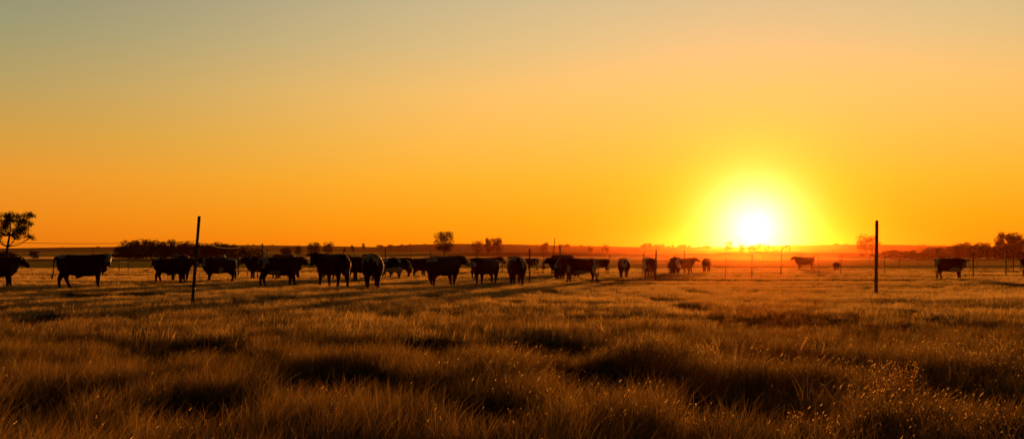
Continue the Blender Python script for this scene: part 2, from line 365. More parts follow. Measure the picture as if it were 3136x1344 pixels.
def make_cow(name, label, px, feet, top, yaw, hy=0, hp=38, nr=.16, blobs=(), face='dark', coat=RED, horns=False,
             sheath=False, legs=None, tail=None, graze=False, group='cattle standing in the dry pasture', vox=.024, fat=1.0, lenk=1.0, calf=False, udder=False):
    d = depth_of(feet); s = (feet-top)/F*d/1.43
    bm = bmesh.new(); X = lambda v: v*lenk
    # trunk
    prof = [(-1.02, 1.10, .10, .12), (-.98, 1.05, .26, .22), (-.85, 1.00, .385, .31), (-.62, .985, .42, .345), (-.35, .955, .435, .38),
            (-.05, .94, .445, .40), (.25, .935, .455, .39), (.50, .96, .45, .36), (.70, 1.0, .41, .30), (.86, 1.03, .31, .22), (.95, 1.04, .16, .12)]
    rings = []
    for (x, cz, hh, hw) in prof:
        rings.append(ering((X(x), 0, cz), (1, 0, 0), (0, 0, 1), hw*fat*1.03, hh, 20, 2.15))
    loft(bm, rings)
    # tailhead and hip/shoulder bulk
    for sy in (-1, 1):
        tube(bm, [(X(-.86), sy*.18*fat, 1.12), (X(-.72), sy*.2*fat, .92), (X(-.66), sy*.2*fat, .68), (X(-.70), sy*.19*fat, .52)], [.16, .23, .19, .11], 12)
        tube(bm, [(X(.52), sy*.17*fat, 1.1), (X(.60), sy*.2*fat, .85), (X(.60), sy*.19*fat, .6), (X(.6), sy*.18*fat, .48)], [.15, .2, .155, .09], 12)
    L = legs or [0, .08, -.06, .1]                      # front left, front right, hind left, hind right: step along the body
    for k, sy in ((0, 1), (1, -1)):
        o = L[k]; yy = sy*.185*fat
        tube(bm, [(X(.6), yy, .66), (X(.6)+o*.35, yy, .50), (X(.6)+o*.6, yy*.97, .36), (X(.6)+o*.85, yy*.95, .16), (X(.61)+o, yy*.95, .08), (X(.64)+o, yy*.95, .0)],
             [.15, .112, .085, .056, .058, .074], 10)
    for k, sy in ((2, 1), (3, -1)):
        o = L[k]; yy = sy*.19*fat
        tube(bm, [(X(-.70)+o*.2, yy, .66), (X(-.76)+o*.4, yy, .54), (X(-.83)+o*.65, yy*.95, .40), (X(-.82)+o*.85, yy*.93, .2), (X(-.80)+o, yy*.93, .08), (X(-.77)+o, yy*.93, 0)],
             [.18, .135, .09, .058, .06, .074], 10)
    # neck and brisket
    if graze: hp = 68; nr = -.62
    ny = R(hy)*.5; B = Vector((X(.66), 0, 1.06)); nl = .44 if not graze else .6
    E = B + Vector((math.cos(ny)*nl, math.sin(ny)*nl, nr))
    Mid = B.lerp(E, .5) + Vector((.05, 0, .02)) if not graze else B.lerp(E, .5)+Vector((.1, 0, .08))
    rs = []
    for p, w, h, t in ((Vector((X(.38), 0, 1.03)), .29*fat, .42, (1, 0, 0)), (B, .25*fat, .385, (math.cos(ny*.4), math.sin(ny*.4), nr)), (Mid, .19*fat, .30, E-B), (E, .13, .22, (math.cos(R(hy)*.8), math.sin(R(hy)*.8), -.1))):
        rs.append(ering(p-Vector((0, 0, .02)), t, (0, 0, 1), w, h, 14))
    loft(bm, rs)
    tube(bm, [(X(.45), 0, .72), (X(.74), 0, .72), (X(.88), 0, .84), Mid-Vector((.03, 0, .17))], [.22, .19, .15, .10], 10)
    # head
    hyr = R(hy); hd = Vector((math.cos(hyr)*math.cos(R(hp)), math.sin(hyr)*math.cos(R(hp)), -math.sin(R(hp))))
    hs = Vector((-math.sin(hyr), math.cos(hyr), 0)); hu = hd.cross(hs)*-1
    if hu.z < 0: hu = -hu
    O = E + Vector((0, 0, .10)) - hd*.02
    hr = []
    for (t, off, w, h) in ((-.03, .0, .07, .08), (.02, -.02, .125, .13), (.12, -.045, .135, .165), (.22, -.055, .125, .165), (.33, -.045, .09, .125), (.43, -.04, .08, .098), (.50, -.04, .088, .09), (.545, -.04, .075, .075), (.565, -.04, .04, .04)):
        w *= 1.1; h *= 1.12
        c = O+hd*t+hu*off
        hr.append([c+hs*w*math.copysign(abs(math.cos(a))**.85, math.cos(a))+hu*h*math.copysign(abs(math.sin(a))**.85, math.sin(a)) for a in [2*math.pi*k/14 for k in range(14)]])
    loft(bm, hr)
    for sy in (-1, 1):
        e0 = O+hd*.03+hs*sy*.1+hu*.03; e1 = e0+hs*sy*.15-Vector((0, 0, .01))-hd*.02; e2 = e0+hs*sy*.27-Vector((0, 0, .04))-hd*.03
        tube(bm, [e0, e0.lerp(e1, .5), e1, e2], [.04, .065, .075, .02], 8, .6, hd)
    # tail
    if tail is None: tail = [(X(-1.0), 0, 1.34), (X(-1.06), .01, 1.2), (X(-1.06), .02, .9), (X(-1.05), .02, .62), (X(-1.05), .02, .48), (X(-1.05), .02, .32)]
    tr = [.05, .04, .028, .024, .045, .016]
    tube(bm, tail, tr[:len(tail)], 8)
    if sheath: tube(bm, [(X(-.1), 0, .56), (X(-.2), 0, .47), (X(-.26), 0, .40)], [.14, .08, .025], 8)
    if udder: tube(bm, [(X(-.45), 0, .62), (X(-.5), 0, .5), (X(-.5), 0, .44)], [.16, .13, .05], 10)
    bmesh.ops.recalc_face_normals(bm, faces=bm.faces[:])
    me = bpy.data.meshes.new('tmp'); bm.to_mesh(me); bm.free()
    to = bpy.data.objects.new('tmp', me); COL.objects.link(to)
    md = to.modifiers.new('r', 'REMESH'); md.mode = 'VOXEL'; md.voxel_size = vox; md.use_smooth_shade = True
    ms = to.modifiers.new('s', 'SMOOTH'); ms.factor = .5; ms.iterations = 3
    dg = bpy.context.evaluated_depsgraph_get(); res = bpy.data.meshes.new_from_object(to.evaluated_get(dg))
    bpy.data.objects.remove(to); bpy.data.meshes.remove(me)
    n = len(res.vertices); co = np.empty(n*3, dtype=np.float32); res.vertices.foreach_get('co', co); co = co.reshape(-1, 3).astype(float)
    # coat pattern
    colr = np.tile(np.array(coat), (n, 1))
    sx = hash_seed = sum(ord(c) for c in label) % 97
    wob = .5*vnoise(co[:, 0]*7+sx, co[:, 2]*7, 3)+.5*vnoise(co[:, 1]*8+sx, co[:, 0]*8, 4)
    for (bx, by, bz, rx, ry, rz, v) in blobs:
        q = ((co[:, 0]/lenk-bx)/rx)**2+((co[:, 1]-by)/ry)**2+((co[:, 2]-bz)/rz)**2
        k = q*(1+.45*wob) < 1
        colr[k] = WHITE if v else coat
    rel = (co-np.array(O)); tt = rel@np.array(hd); sd_ = rel@np.array(hs); uu = rel@np.array(hu)
    hm = (tt > -.05) & (tt < .7) & (np.abs(sd_) < .14) & (np.abs(uu) < .22)
    eye = ((tt-.17)/.075)**2+((np.abs(sd_)-.11)/.05)**2+((uu-.05)/.14)**2 < 1
    muz = hm & (tt > .50)
    if face == 'white': colr[hm & (tt > .0)] = WHITE; colr[eye] = np.array(coat)*.6; colr[muz] = (.25, .13, .1)
    if face == 'blaze': colr[hm & (np.abs(sd_) < .055+.08*np.clip(tt-.3, 0, 1)) & (uu > -.05)] = WHITE; colr[hm & (tt > .42)] = WHITE; colr[muz & (tt > .53)] = (.2, .1, .08)
    if face == 'front': colr[hm & (uu > .02) & (np.abs(sd_) < .10) & (tt > -.02)] = WHITE; colr[hm & (tt > .36)] = WHITE; colr[muz & (tt > .54)] = (.2, .1, .08)
    if face == 'muzzle': colr[hm & (tt > .27)] = WHITE; colr[muz & (tt > .52)] = (.2, .1, .08)
    colr[(co[:, 2] < .07)] = (.03, .022, .018)          # hooves
    ca = np.ones((n, 4), dtype=np.float32); ca[:, :3] = colr
    a = res.color_attributes.new('coat', 'FLOAT_COLOR', 'POINT'); a.data.foreach_set('color', ca.ravel())
    res.polygons.foreach_set('use_smooth', np.ones(len(res.polygons), dtype=bool))
    res.name = name
    o = link(name, res, M['coat'])
    p = at(px, d); o.location = p; o.scale = (s, s, s); o.rotation_euler = (0, 0, R(yaw)-math.atan((px-CX)/F))
    tag(o, label, 'calf' if calf else 'cow', group)
    if horns:
        for sy in (-1, 1):
            b2 = bmesh.new(); h0 = O+hd*.0+hs*sy*.08+hu*.09
            tube(b2, [h0, h0+hs*sy*.11+hu*.01, h0+hs*sy*.2+Vector((0, 0, .06)), h0+hs*sy*.22+Vector((0, 0, .16))], [.03, .026, .018, .006], 8)
            hm_ = bpy.data.meshes.new('horn'); b2.to_mesh(hm_); b2.free(); hm_.polygons.foreach_set('use_smooth', np.ones(len(hm_.polygons), dtype=bool))
            link('horn', hm_, M['horn'], o)
    return o
rump_w = [(-.82, 0, 1.36, .22, .4, .16, 1)]
rear_v = [(-.9, .14, 1.22, .25, .13, .3, 1), (-.98, -.2, 1.18, .2, .09, .26, 1)]
flickL = [(-1.0, 0, 1.34), (-1.07, 0, 1.2), (-1.1, 0, .95), (-1.28, 0, .74), (-1.42, 0, .70), (-1.55, 0, .73)]
side_tail = [(-1.0, 0, 1.34), (-1.09, 0, 1.22), (-1.12, 0, .9), (-1.14, 0, .62), (-1.17, 0, .45), (-1.2, 0, .36)]
J = 'cow'
make_cow(J, 'dark cow cut by the left edge of the picture, head in profile facing right', -18, 882, 786, 0, hy=3, legs=[-.02, .12, 0, .1])
make_cow(J, 'big dark red bull, white face turned to the viewer, left of the leaning post', 254, 884, 779.5, -2, hy=-82, hp=42, nr=.20, face='white', blobs=rump_w, sheath=True, legs=[.0, .04, .30, -.08], tail=side_tail, vox=.02)
make_cow(J, 'dark bull with a white rump patch whose head is behind the leaning post', 528, 865, 788, 2, hy=12, face='front', blobs=[(-.86, 0, 1.38, .2, .4, .12, 1)], sheath=True, legs=[.08, -.12, .22, -.05], tail=flickL)
make_cow(J, 'dark red back of a cow hidden behind the bull beside the leaning post', 552, 861, 775.5, 104, graze=True)
make_cow(J, 'red cow with a white blaze facing the viewer, just right of the leaning post', 673, 864, 789, 203, hy=62, hp=48, nr=.17, face='blaze', blobs=[(-.75, 0, 1.36, .55, .4, .07, 1), (-.97, 0, 1.0, .16, .5, .45, 1), (.05, .3, .72, .15, .2, .17, 1), (-.97, 0, 1.15, .1, .11, .4, 0)], legs=[.1, -.1, .1, -.1], tail=side_tail)
make_cow(J, 'black cow with its head against the leaning post, behind the white-blazed cow', 676, 859.5, 786.5, 180, hy=0, coat=BLACK)
make_cow(J, 'red cow with a white forehead facing left, behind the large white-hipped bull', 808, 857.5, 783.5, 180, face='front', blobs=[(.75, 0, 1.3, .1, .3, .1, 1)], legs=[.1, -.05, .1, -.05])
make_cow(J, 'large dark bull with white hip facing right, left of the front-facing dark cow', 857, 876, 786.5, 2, hy=4, hp=40, face='front', blobs=[(-.78, -.2, 1.15, .26, .5, .34, 1), (-.62, -.35, .98, .12, .3, .12, 0), (-.9, -.2, 1.08, .12, .3, .2, 0), (-.25, -.2, .62, .25, .3, .12, 1)], legs=[-.12, .12, -.1, .1], vox=.022)
make_cow(J, 'dark red back just showing above the large white-hipped bull', 872, 852, 777, 55, graze=True)
make_cow(J, 'dark cow seen from behind turning its black face back at the viewer', 1019, 880, 777, 122, hy=132, hp=48, nr=.18, legs=[.1, -.1, .1, -.1], vox=.02)
make_cow(J, 'back of a dark cow behind the one turning its face back', 1038, 855, 777.5, 130, graze=True)
make_cow(J, 'dark cow half hidden between two cows seen from behind, facing left', 1119, 862, 786.5, 192, blobs=[(.25, .38, 1.02, .07, .1, .06, 1)], legs=[.1, -.15, 0, 0])
make_cow(J, 'large cow seen from behind with a white forked patch over its rump', 1140, 884, 776, 93, blobs=[(-.95, .1, 1.25, .3, .17, .26, 1), (-1.0, -.17, 1.12, .2, .06, .2, 1), (-.75, .14, 1.40, .35, .08, .12, 1), (-1.04, .1, .98, .14, .1, .26, 0), (-.8, -.06, 1.36, .25, .09, .12, 0)], fat=1.08, legs=[.05, -.1, .1, -.1], vox=.02)
make_cow(J, 'piebald cow with large white patches facing right, head slightly lowered', 1197, 856, 788, 28, hy=-18, hp=46, nr=.03, face='front', blobs=[(-.5, -.1, 1.3, .5, .5, .15, 1), (.45, -.2, 1.28, .13, .4, .2, 1), (0, -.1, .6, .8, .5, .2, 1), (.45, -.2, .6, .2, .35, .3, 1), (-.95, -.1, .9, .2, .4, .4, 1), (-.15, -.3, 1.2, .2, .3, .22, 0)], coat=BLACK, legs=[.1, -.1, .12, -.1])
make_cow(J, 'dark back of a cow behind the piebald cow', 1222, 848, 786.5, 150, graze=True)
make_cow(J, 'red-brown cow with its rump to the left, between the piebald cow and the next one', 1302, 850, 790, 18, hy=0, legs=[.1, -.1, .1, -.1])
make_cow(J, 'cow with a white hip patch half hidden behind the broad cow facing right', 1331, 846, 786.5, 5, blobs=[(-.62, -.1, 1.3, .14, .5, .28, 1), (-.8, 0, 1.42, .3, .3, .06, 1)], legs=[.1, -.1, .1, -.1])
make_cow(J, 'broad cow with a white rump facing right below the lone round tree', 1360, 877, 781.5, 50, hy=-46, hp=40, face='front', blobs=[(-.93, .05, 1.3, .22, .5, .2, 1)], legs=[.12, -.12, .15, -.12], vox=.02)
make_cow(J, 'cow facing the viewer with a white muzzle, beside a thin leaning stake', 1487, 869, 789, 236, hy=14, hp=46, nr=.14, face='muzzle', legs=[.02, -.05, .1, -.1], tail=side_tail)
make_cow(J, 'white-faced cow looking right over the back of the white-muzzled cow', 1486, 852, 786.5, 28, hy=-55, nr=.2, face='white')
make_cow(J, 'round cow seen squarely from behind, left of the dark upright post', 1582, 874, 784, 96, blobs=[(-.95, 0, 1.28, .2, .34, .14, 1), (-1.0, -.22, 1.05, .12, .06, .35, 1), (-1.03, .02, 1.15, .12, .11, .22, 0)], fat=1.1, legs=[.1, 0, .1, -.1], vox=.02)
make_cow(J, 'small far cow with pale hind legs behind the dark upright post', 1629, 828, 791, 140, blobs=[(-.85, 0, .6, .3, .5, .5, 1), (-.9, 0, 1.2, .14, .5, .25, 1)])
make_cow(J, 'red cow with a white forehead facing left behind the white-rumped one', 1729, 852, 787, 180, hy=0, face='front', legs=[.05, -.15, .15, -.1])
make_cow('calf', 'dark young cow whose legs show under the throat of the white-rumped cow', 1714, 856, 801, 262, graze=True, group='cattle standing in the dry pasture', calf=True)
make_cow(J, 'dark back rising behind two left-facing cows at the foot of a thick stake', 1724, 840, 779.5, 40, graze=True)
make_cow('calf', 'tiny far calf under the chin of the left-facing cow', 1664, 827, 812, 250, graze=True, coat=BROWNC, group='cattle standing in the dry pasture', calf=True)
make_cow(J, 'piebald cow with white face and white rump facing left in profile', 1776, 866, 789.5, 180, hy=8, hp=42, nr=.08, face='front', blobs=[(-.62, 0, 1.38, .55, .5, .17, 1), (-.84, 0, .95, .26, .5, .6, 1), (-.6, .3, 1.08, .17, .3, .27, 0), (-1.0, .2, 1.2, .12, .3, .16, 0), (-.1, .25, .60, .5, .3, .10, 1), (.66, .2, .78, .12, .3, .22, 1), (-1.05, 0, .9, .05, .2, .4, 0)], legs=[.12, -.04, .12, -.16], vox=.02)
make_cow(J, 'low dark hump of a cow above the back of the piebald cow', 1765, 842, 789, 100, graze=True)
make_cow(J, 'dark brown cow behind the tail of the piebald cow', 1834, 834.5, 791, 176, legs=[.1, -.1, .12, -.08])
make_cow(J, 'cow seen from behind with white stripes beside its tail, standing alone', 1909.5, 850, 789, 93, blobs=[(-1.0, .13, 1.1, .14, .06, .34, 1), (-1.0, -.13, 1.1, .14, .06, .36, 1), (-.95, 0, 1.34, .3, .16, .1, 1), (-1.05, 0, .7, .1, .07, .35, 1)], fat=1.08)
make_cow(J, 'cow from behind with a white flank, half hidden by a thick post', 1989, 850, 788, 98, blobs=[(-.2, .38, .85, .6, .16, .4, 1), (.3, .3, 1.0, .3, .2, .3, 1)], fat=1.1, legs=[.1, -.1, .1, -.1])
make_cow(J, 'dark cow with white shins at the left of the sunlit group of three', 2059, 840.5, 796, 85, blobs=[(-.8, .2, .4, .2, .14, .3, 1)], legs=[.1, -.1, .1, -.1])
make_cow(J, 'cow with a large white flank patch in the front of the sunlit group', 2084, 841, 790, 128, blobs=[(-.05, .3, 1.1, .35, .3, .32, 1), (-.25, .4, .75, .3, .3, .16, 1), (-.3, .3, 1.2, .12, .12, .08, 0)], legs=[.12, -.1, .1, -.12])
make_cow(J, 'cow of the sunlit group whose back rises above the white-flanked one', 2070, 834, 784.5, 80, blobs=[(-.5, -.3, 1.3, .4, .25, .15, 1)], graze=True)
make_cow(J, 'cow of the sunlit group with its eared head showing at the right', 2094, 836, 789, 25, hy=-10, nr=.2, hp=30)
make_cow(J, 'reddish cow seen from behind alone in the glow left of the sun', 2163.5, 833.5, 790.5, 84, fat=1.15, coat=BROWNC)
make_cow('bull', 'horned reddish bull facing left in the haze right of the sun', 2463, 826, 786, 198, hy=-18, hp=34, nr=.22, horns=True, coat=BROWNC, legs=[.1, -.12, .1, -.12])
make_cow('calf', 'small round calf seen from behind between two thin stakes', 2560, 828, 801, 95, graze=True, fat=1.45, coat=BROWNC, calf=True)
make_cow(J, 'dark cow with a white face standing apart at the right, in front of the woods', 2908, 854, 788, -6, lenk=.86, hy=-74, hp=44, nr=.05, face='muzzle', blobs=[(-.86, -.1, 1.2, .12, .5, .4, 1), (-.7, 0, 1.42, .4, .4, .06, 1), (-.92, -.1, .6, .1, .3, .4, 1), (.45, -.3, .62, .4, .25, .13, 1)], legs=[.1, .0, .12, -.1])
make_cow(J, 'dark cow rump just entering at the right edge of the picture', 3172, 847, 789, 0)

# ------------------------------------------------------------------ posts and wires
def round_post(name, label, top, bottom, wpx, d, material, cat='post', group=None, parts=None, sides=8, taper=.9):
    """top / bottom: photo columns and rows; the foot goes into the ground at distance d"""
    b = at(bottom[0], d); k = F/d
    ztop = zrow(top[1], d); h = ztop-b.z; lean = (top[0]-bottom[0])/k
    r = wpx/k/2; bm = bmesh.new(); rings = []
    nseg = 9; ph = random.uniform(0, 6)
    for i in range(nseg+1):
        t = i/nseg; z = -.25+(h+.25)*t; x = lean*(z/h)
        rr = r*(1.06-(1.06-taper)*t)*(1+.05*math.sin(ph+i*2.1))
        rings.append([Vector((x+rr*math.cos(a)*(1+.07*math.sin(3*a+ph)), rr*math.sin(a), z)) for a in [2*math.pi*q/sides for q in range(sides)]])
    loft(bm, rings); 
    bmesh.ops.recalc_face_normals(bm, faces=bm.faces[:])
    me = bpy.data.meshes.new(name); bm.to_mesh(me); bm.free()
    o = link(name, me, material, loc=b)
    tag(o, label, cat, group)
    return o, b, k, r, h, lean
def wire(name, label, pts, rad, parent=None, group=None):
    bm = bmesh.new(); o0 = Vector(pts[0]); tube(bm, [Vector(p)-o0 for p in pts], [rad]*len(pts), 5)
    bmesh.ops.recalc_face_normals(bm, faces=bm.faces[:])
    me = bpy.data.meshes.new(name); bm.to_mesh(me); bm.free()
    o = link(name, me, M['wire'], parent=parent, loc=o0 if parent is None else o0-parent.location)
    if not parent: tag(o, label, 'wire', group)
    return o
def sag(a, b, s, n=10):
    return [Vector(a).lerp(Vector(b), i/n)-Vector((0, 0, s*4*(i/n)*(1-i/n))) for i in range(n+1)]
def bandring(post, x, z, r, h=.035, w=.004):
    bm = bmesh.new(); rs = []
    for (zz, rr) in ((z-h/2, r-.002), (z-h/2, r+w), (z+h/2, r+w), (z+h/2, r-.002)):
        rs.append([Vector((x+rr*math.cos(a), rr*math.sin(a), zz)) for a in [2*math.pi*q/14 for q in range(14)]])
    loft(bm, rs, cap=False); me = bpy.data.meshes.new('wire_band'); bm.to_mesh(me); bm.free()
    link('wire_band', me, M['metal'], parent=post)
# big leaning post
d1 = depth_of(938.6)
P1, b1, k1, r1, h1, l1 = round_post('fence_post', 'tall leaning wooden post nearest the viewer, tied with wires, on the left', (609.4, 662), (590.5, 938.6), 9.6, d1, M['post'], 'fence post', sides=12)
zt, zb = zrow(738.5, d1)-b1.z, zrow(882, d1)-b1.z
bandring(P1, l1*zt/h1, zt, r1*.98); bandring(P1, l1*zb/h1, zb, r1*1.05, .05, .006)
lp = at(-240, d1*1.0)
P0, b0, k0, r0, h0, l0 = round_post('fence_post', 'wooden post outside the left edge of the picture', (-238, 690), (-240, 938), 9.6, d1, M['post'], 'fence post', sides=12)
def on1(z): return Vector((b1.x+l1*z/h1, b1.y, b1.z+z))
wire('fence_wire', 'upper wire running left from the tall leaning post, with a small tag', sag((b0.x, b0.y, b0.z+zt+.1), on1(zt), .10, 16), .006, group='wires of the front fence')
wire('fence_wire', 'lower wire running left from the foot of the leaning post', sag((b0.x, b0.y, b0.z+zb-.02), on1(zb), .05, 16), .005, group='wires of the front fence')
pe = Vector(((735-CX)/F*62, 62, zrow(757, 62)))
wire('fence_wire', 'loose wire dropping right from the top of the leaning post towards the woods', sag(on1(zt), pe, .12, 12), .006, group='wires of the front fence')
te = at(755, d1+7); wire('fence_wire', 'short wire end trailing right in the grass from the leaning post', sag(on1(zb), te+Vector((0, 0, .35)), .06, 8), .005, group='wires of the front fence')
# big right post
d2 = depth_of(898.6)
P2, b2_, k2, r2, h2, l2 = round_post('fence_post', 'tall dark upright post right of the sun, in front of the oak', (2686, 674.5), (2681, 900), 10, d2, M['post'], 'fence post', sides=10, taper=.98)
z2 = zrow(866.5, d2)-b2_.z; bandring(P2, l2*z2/h2, z2, r2*1.03, .04)
c2 = Vector((b2_.x+l2*z2/h2, b2_.y, b2_.z+z2))
e2 = at(2380, d2*1.02)+Vector((0, 0, .2)); wire('fence_wire', 'low wire in the grass running left from the tall right post', sag(e2, c2, .04, 12), .007, group='wires of the right post')
e3 = at(2760, d2*1.05)+Vector((0, 0, .22)); wire('fence_wire', 'short wire end in the grass right of the tall right post', sag(c2, e3, .03, 8), .006, group='wires of the right post')
# stakes: (label, top, bottom, width px, distance or None = from the bottom row)
ST = [
 ('dark stake behind the left end of the hill, left one of three above the cattle', (759.6, 746), (759.6, 846), 2.4, 78),
 ('thicker of three dark stakes standing above the white-foreheaded cow', (804, 744.7), (804, 850), 3.4, 73),
 ('short stake right beside the thicker one of three', (818, 761.6), (818, 846), 2.8, 78),
 ('stake above the dark cow that looks back, left one', (1052.6, 763), (1052.6, 848), 3.0, 76),
 ('small stake over the back of the half hidden dark cow', (1085, 775), (1085, 838), 1.8, 95),
 ('thick stake rising from the back of the fork-patched cow', (1180.5, 761.5), (1180.5, 848), 3.4, 76),
 ('small stake over the back of the piebald cow', (1225.8, 777.5), (1225.8, 836), 1.7, 100),
 ('stake over the neck of the piebald cow', (1258, 775.5), (1258, 840), 2.0, 92),
 ('stake left of the lone round tree', (1318.7, 768.5), (1318.7, 842), 2.4, 84),
 ('faint stake over the back of the white-muzzled cow', (1461, 770), (1460, 838), 2.2, 95),
 ('thin leaning stake beside the legs of the white-muzzled cow', (1458.5, 812), (1451.5, 858), 2.0, None),
 ('thin upright stake left of the round cow seen from behind', (1538, 788), (1538, 833), 2.2, None),
 ('dark upright post between the round cow and the white-rumped one', (1622, 761), (1621.5, 866), 4.2, None),
 ('leaning stake behind the dark upright post', (1666, 776.5), (1663, 838), 2.2, 95),
 ('very tall thin leaning stake above the group of left-facing cows', (1699.4, 727), (1689, 846), 2.6, 79),
 ('thick short post above the group of left-facing cows', (1715, 753), (1715, 844), 4.6, 83),
 ('stake above the back of the white-rumped piebald cow', (1753.6, 776), (1753.4, 836), 2.0, 98),
 ('stake at the rump of the far dark brown cow', (1866.3, 777.5), (1865, 833), 2.4, 104),
 ('leaning stake behind the white-flanked cow', (1972.4, 768), (1966, 842), 3.2, 86),
 ('thick post in front of the white-flanked cow seen from behind', (2009.4, 764), (2007, 857), 5.0, None),
 ('thin faint stake left of the sunlit group', (2042, 785), (2041, 812), 1.3, 190),
 ('post rising from the sunlit group of cattle', (2097, 763.5), (2094.5, 836), 3.6, 92),
 ('thin leaning stake in the glow left of the sun', (2223.6, 790.5), (2219, 859), 2.2, None),
 ('upright stake standing directly below the sun', (2302.4, 778), (2301.6, 851), 3.2, None),
 ('very faint stake right below the sun', (2336.4, 784), (2336.2, 801), 1.2, 380),
 ('tall leaning stake right of the sun', (2394, 765), (2390, 841), 3.4, None),
 ('stake behind the horned bull', (2450.5, 769), (2450.2, 822), 1.8, 138),
 ('leaning stake at the tail of the horned bull', (2493.5, 782.6), (2491, 830), 2.6, None),
 ('thin bent stake right of the horned bull', (2503.5, 781.5), (2507.4, 840), 2.0, None),
 ('stake just behind the round calf', (2571.7, 782), (2571.4, 822), 2.2, 138),
 ('leaning stake in front of the round calf', (2578.6, 783.7), (2572.5, 840), 2.6, None),
 ('slightly leaning stake left of the tall right post', (2665, 786), (2663.4, 815), 1.8, None),
 ('small far stake close right of the tall right post', (2697.7, 785), (2697.4, 801), 1.5, 380),
 ('thin stake right of the tall right post', (2708.6, 786), (2708.4, 840), 2.2, None),
 ('stake in front of the dark hedge', (2753.3, 788), (2753, 818), 2.2, None),
 ('stake between the hedge and the cow standing apart', (2807.7, 789), (2807.4, 814), 2.2, None),
 ('small far stake beyond the pale field strip', (2826, 790), (2826, 801), 1.5, 380),
 ('dark stake rising behind the rump of the cow standing apart', (2871, 763.5), (2871, 838), 2.6, 92),
 ('leaning stake right behind the head of the cow standing apart', (2964.4, 786), (2962.4, 817), 2.0, None),
 ('dark post right of the cow standing apart', (2979.4, 776), (2979.2, 848.5), 3.8, None),
 ('small faint stake between the two dark posts on the right', (2991.5, 798), (2991.2, 813.5), 1.6, None),
 ('dark post with a rounded top in front of the far right woods', (3079, 772), (3078.6, 849), 4.2, None),
 ('stake between the rounded post and the right edge', (3103, 771.5), (3102.4, 834), 3.0, None),
 ('thin leaning stake left of the white-faced bull', (167, 797), (165, 838), 2.4, None),
 ('leaning stake right of the white-faced bull', (368.5, 801.5), (365.4, 835), 2.4, None),
 ('upright stake right of the white-faced bull', (394, 792), (393.4, 832.5), 2.6, None),
 ('faint stake on the field over the back of the white-faced bull', (287, 762), (287, 801), 1.5, 380),
]
SP = []
for (lab, tp, bt, w, dd) in ST:
    d = dd or depth_of(bt[1]+1.5)
    SP.append(round_post('fence_stake', lab, tp, (bt[0], bt[1]), w, d, M['stake'], 'stake', 'stakes and thin posts in the pasture'))
def wire_px(label, pts, d, rad, grp):
    wire('fence_wire', label, [Vector(((p[0]-CX)/F*d_, d_, zrow(p[1], d_))) for p, d_ in zip(pts, d)], rad, group=grp)
wire_px('dark wire of the far left fence crossing behind the white-faced bull', [(60, 797), (167, 799), (368, 801.6), (394, 801.2), (480, 799)], [92, 92, 98, 103, 103], .012, 'wires of the far left fence')
wire_px('low wire of the far left fence near the grass', [(60, 834.5), (167, 834), (368, 834), (394, 831.8), (480, 831.5)], [92, 92, 98, 103, 103], .009, 'wires of the far left fence')
wire_px('thin wire of the far right fence strung between its stakes', [(2580, 789), (2665, 792), (2753, 794), (2808, 794.5), (2875, 796), (2964, 793)], [88, 170, 156, 180, 170, 160], .014, 'wires of the far right fence')

# ------------------------------------------------------------------ trees
def crown_mesh(w, h, lobes, nleaf, leaf, seed, flat=.75, shell=.45, base_cut=0.0, depth=None):
    rng = np.random.default_rng(seed); depth = depth or w
    L = []
    for i in range(lobes):
        a = i*2.39996+rng.normal(0, .35); rr = (.35+.3*rng.uniform()); zz = -.66+1.34*(i+.5)/lobes+rng.normal(0, .06)
        k = math.sqrt(max(.1, 1-zz*zz))
        L.append((math.cos(a)*rr*k*w/2, math.sin(a)*rr*k*depth/2, zz*h/2, rng.uniform(.22, .42)))
    L = np.array(L); n = nleaf
    ch = rng.integers(0, len(L), n); v = rng.normal(size=(n, 3)); v /= np.linalg.norm(v, axis=1)[:, None]
    rad = (shell+(1-shell)*rng.uniform(size=n)**.5)[:, None]
    sc = L[ch, 3][:, None]*np.array([w*.5, depth*.5, h*.5*flat])*1.25
    c = L[ch, :3]+v*rad*sc+rng.normal(0, leaf*.8, (n, 3))
    c[:, 2] += h/2
    if base_cut: c = c[c[:, 2] > base_cut]; n = len(c)
    a = rng.normal(size=(n, 3)); a /= np.linalg.norm(a, axis=1)[:, None]
    b = np.cross(a, rng.normal(size=(n, 3))); b /= np.linalg.norm(b, axis=1)[:, None]
    s = (leaf*rng.uniform(.5, 1.4, n))[:, None]
    V = np.stack([c-a*s, c-b*s*.55, c+a*s, c+b*s*.55], 1).reshape(-1, 3)
    Fq = np.arange(n*4).reshape(-1, 4)
    return np_mesh('crown', V, Fq), L
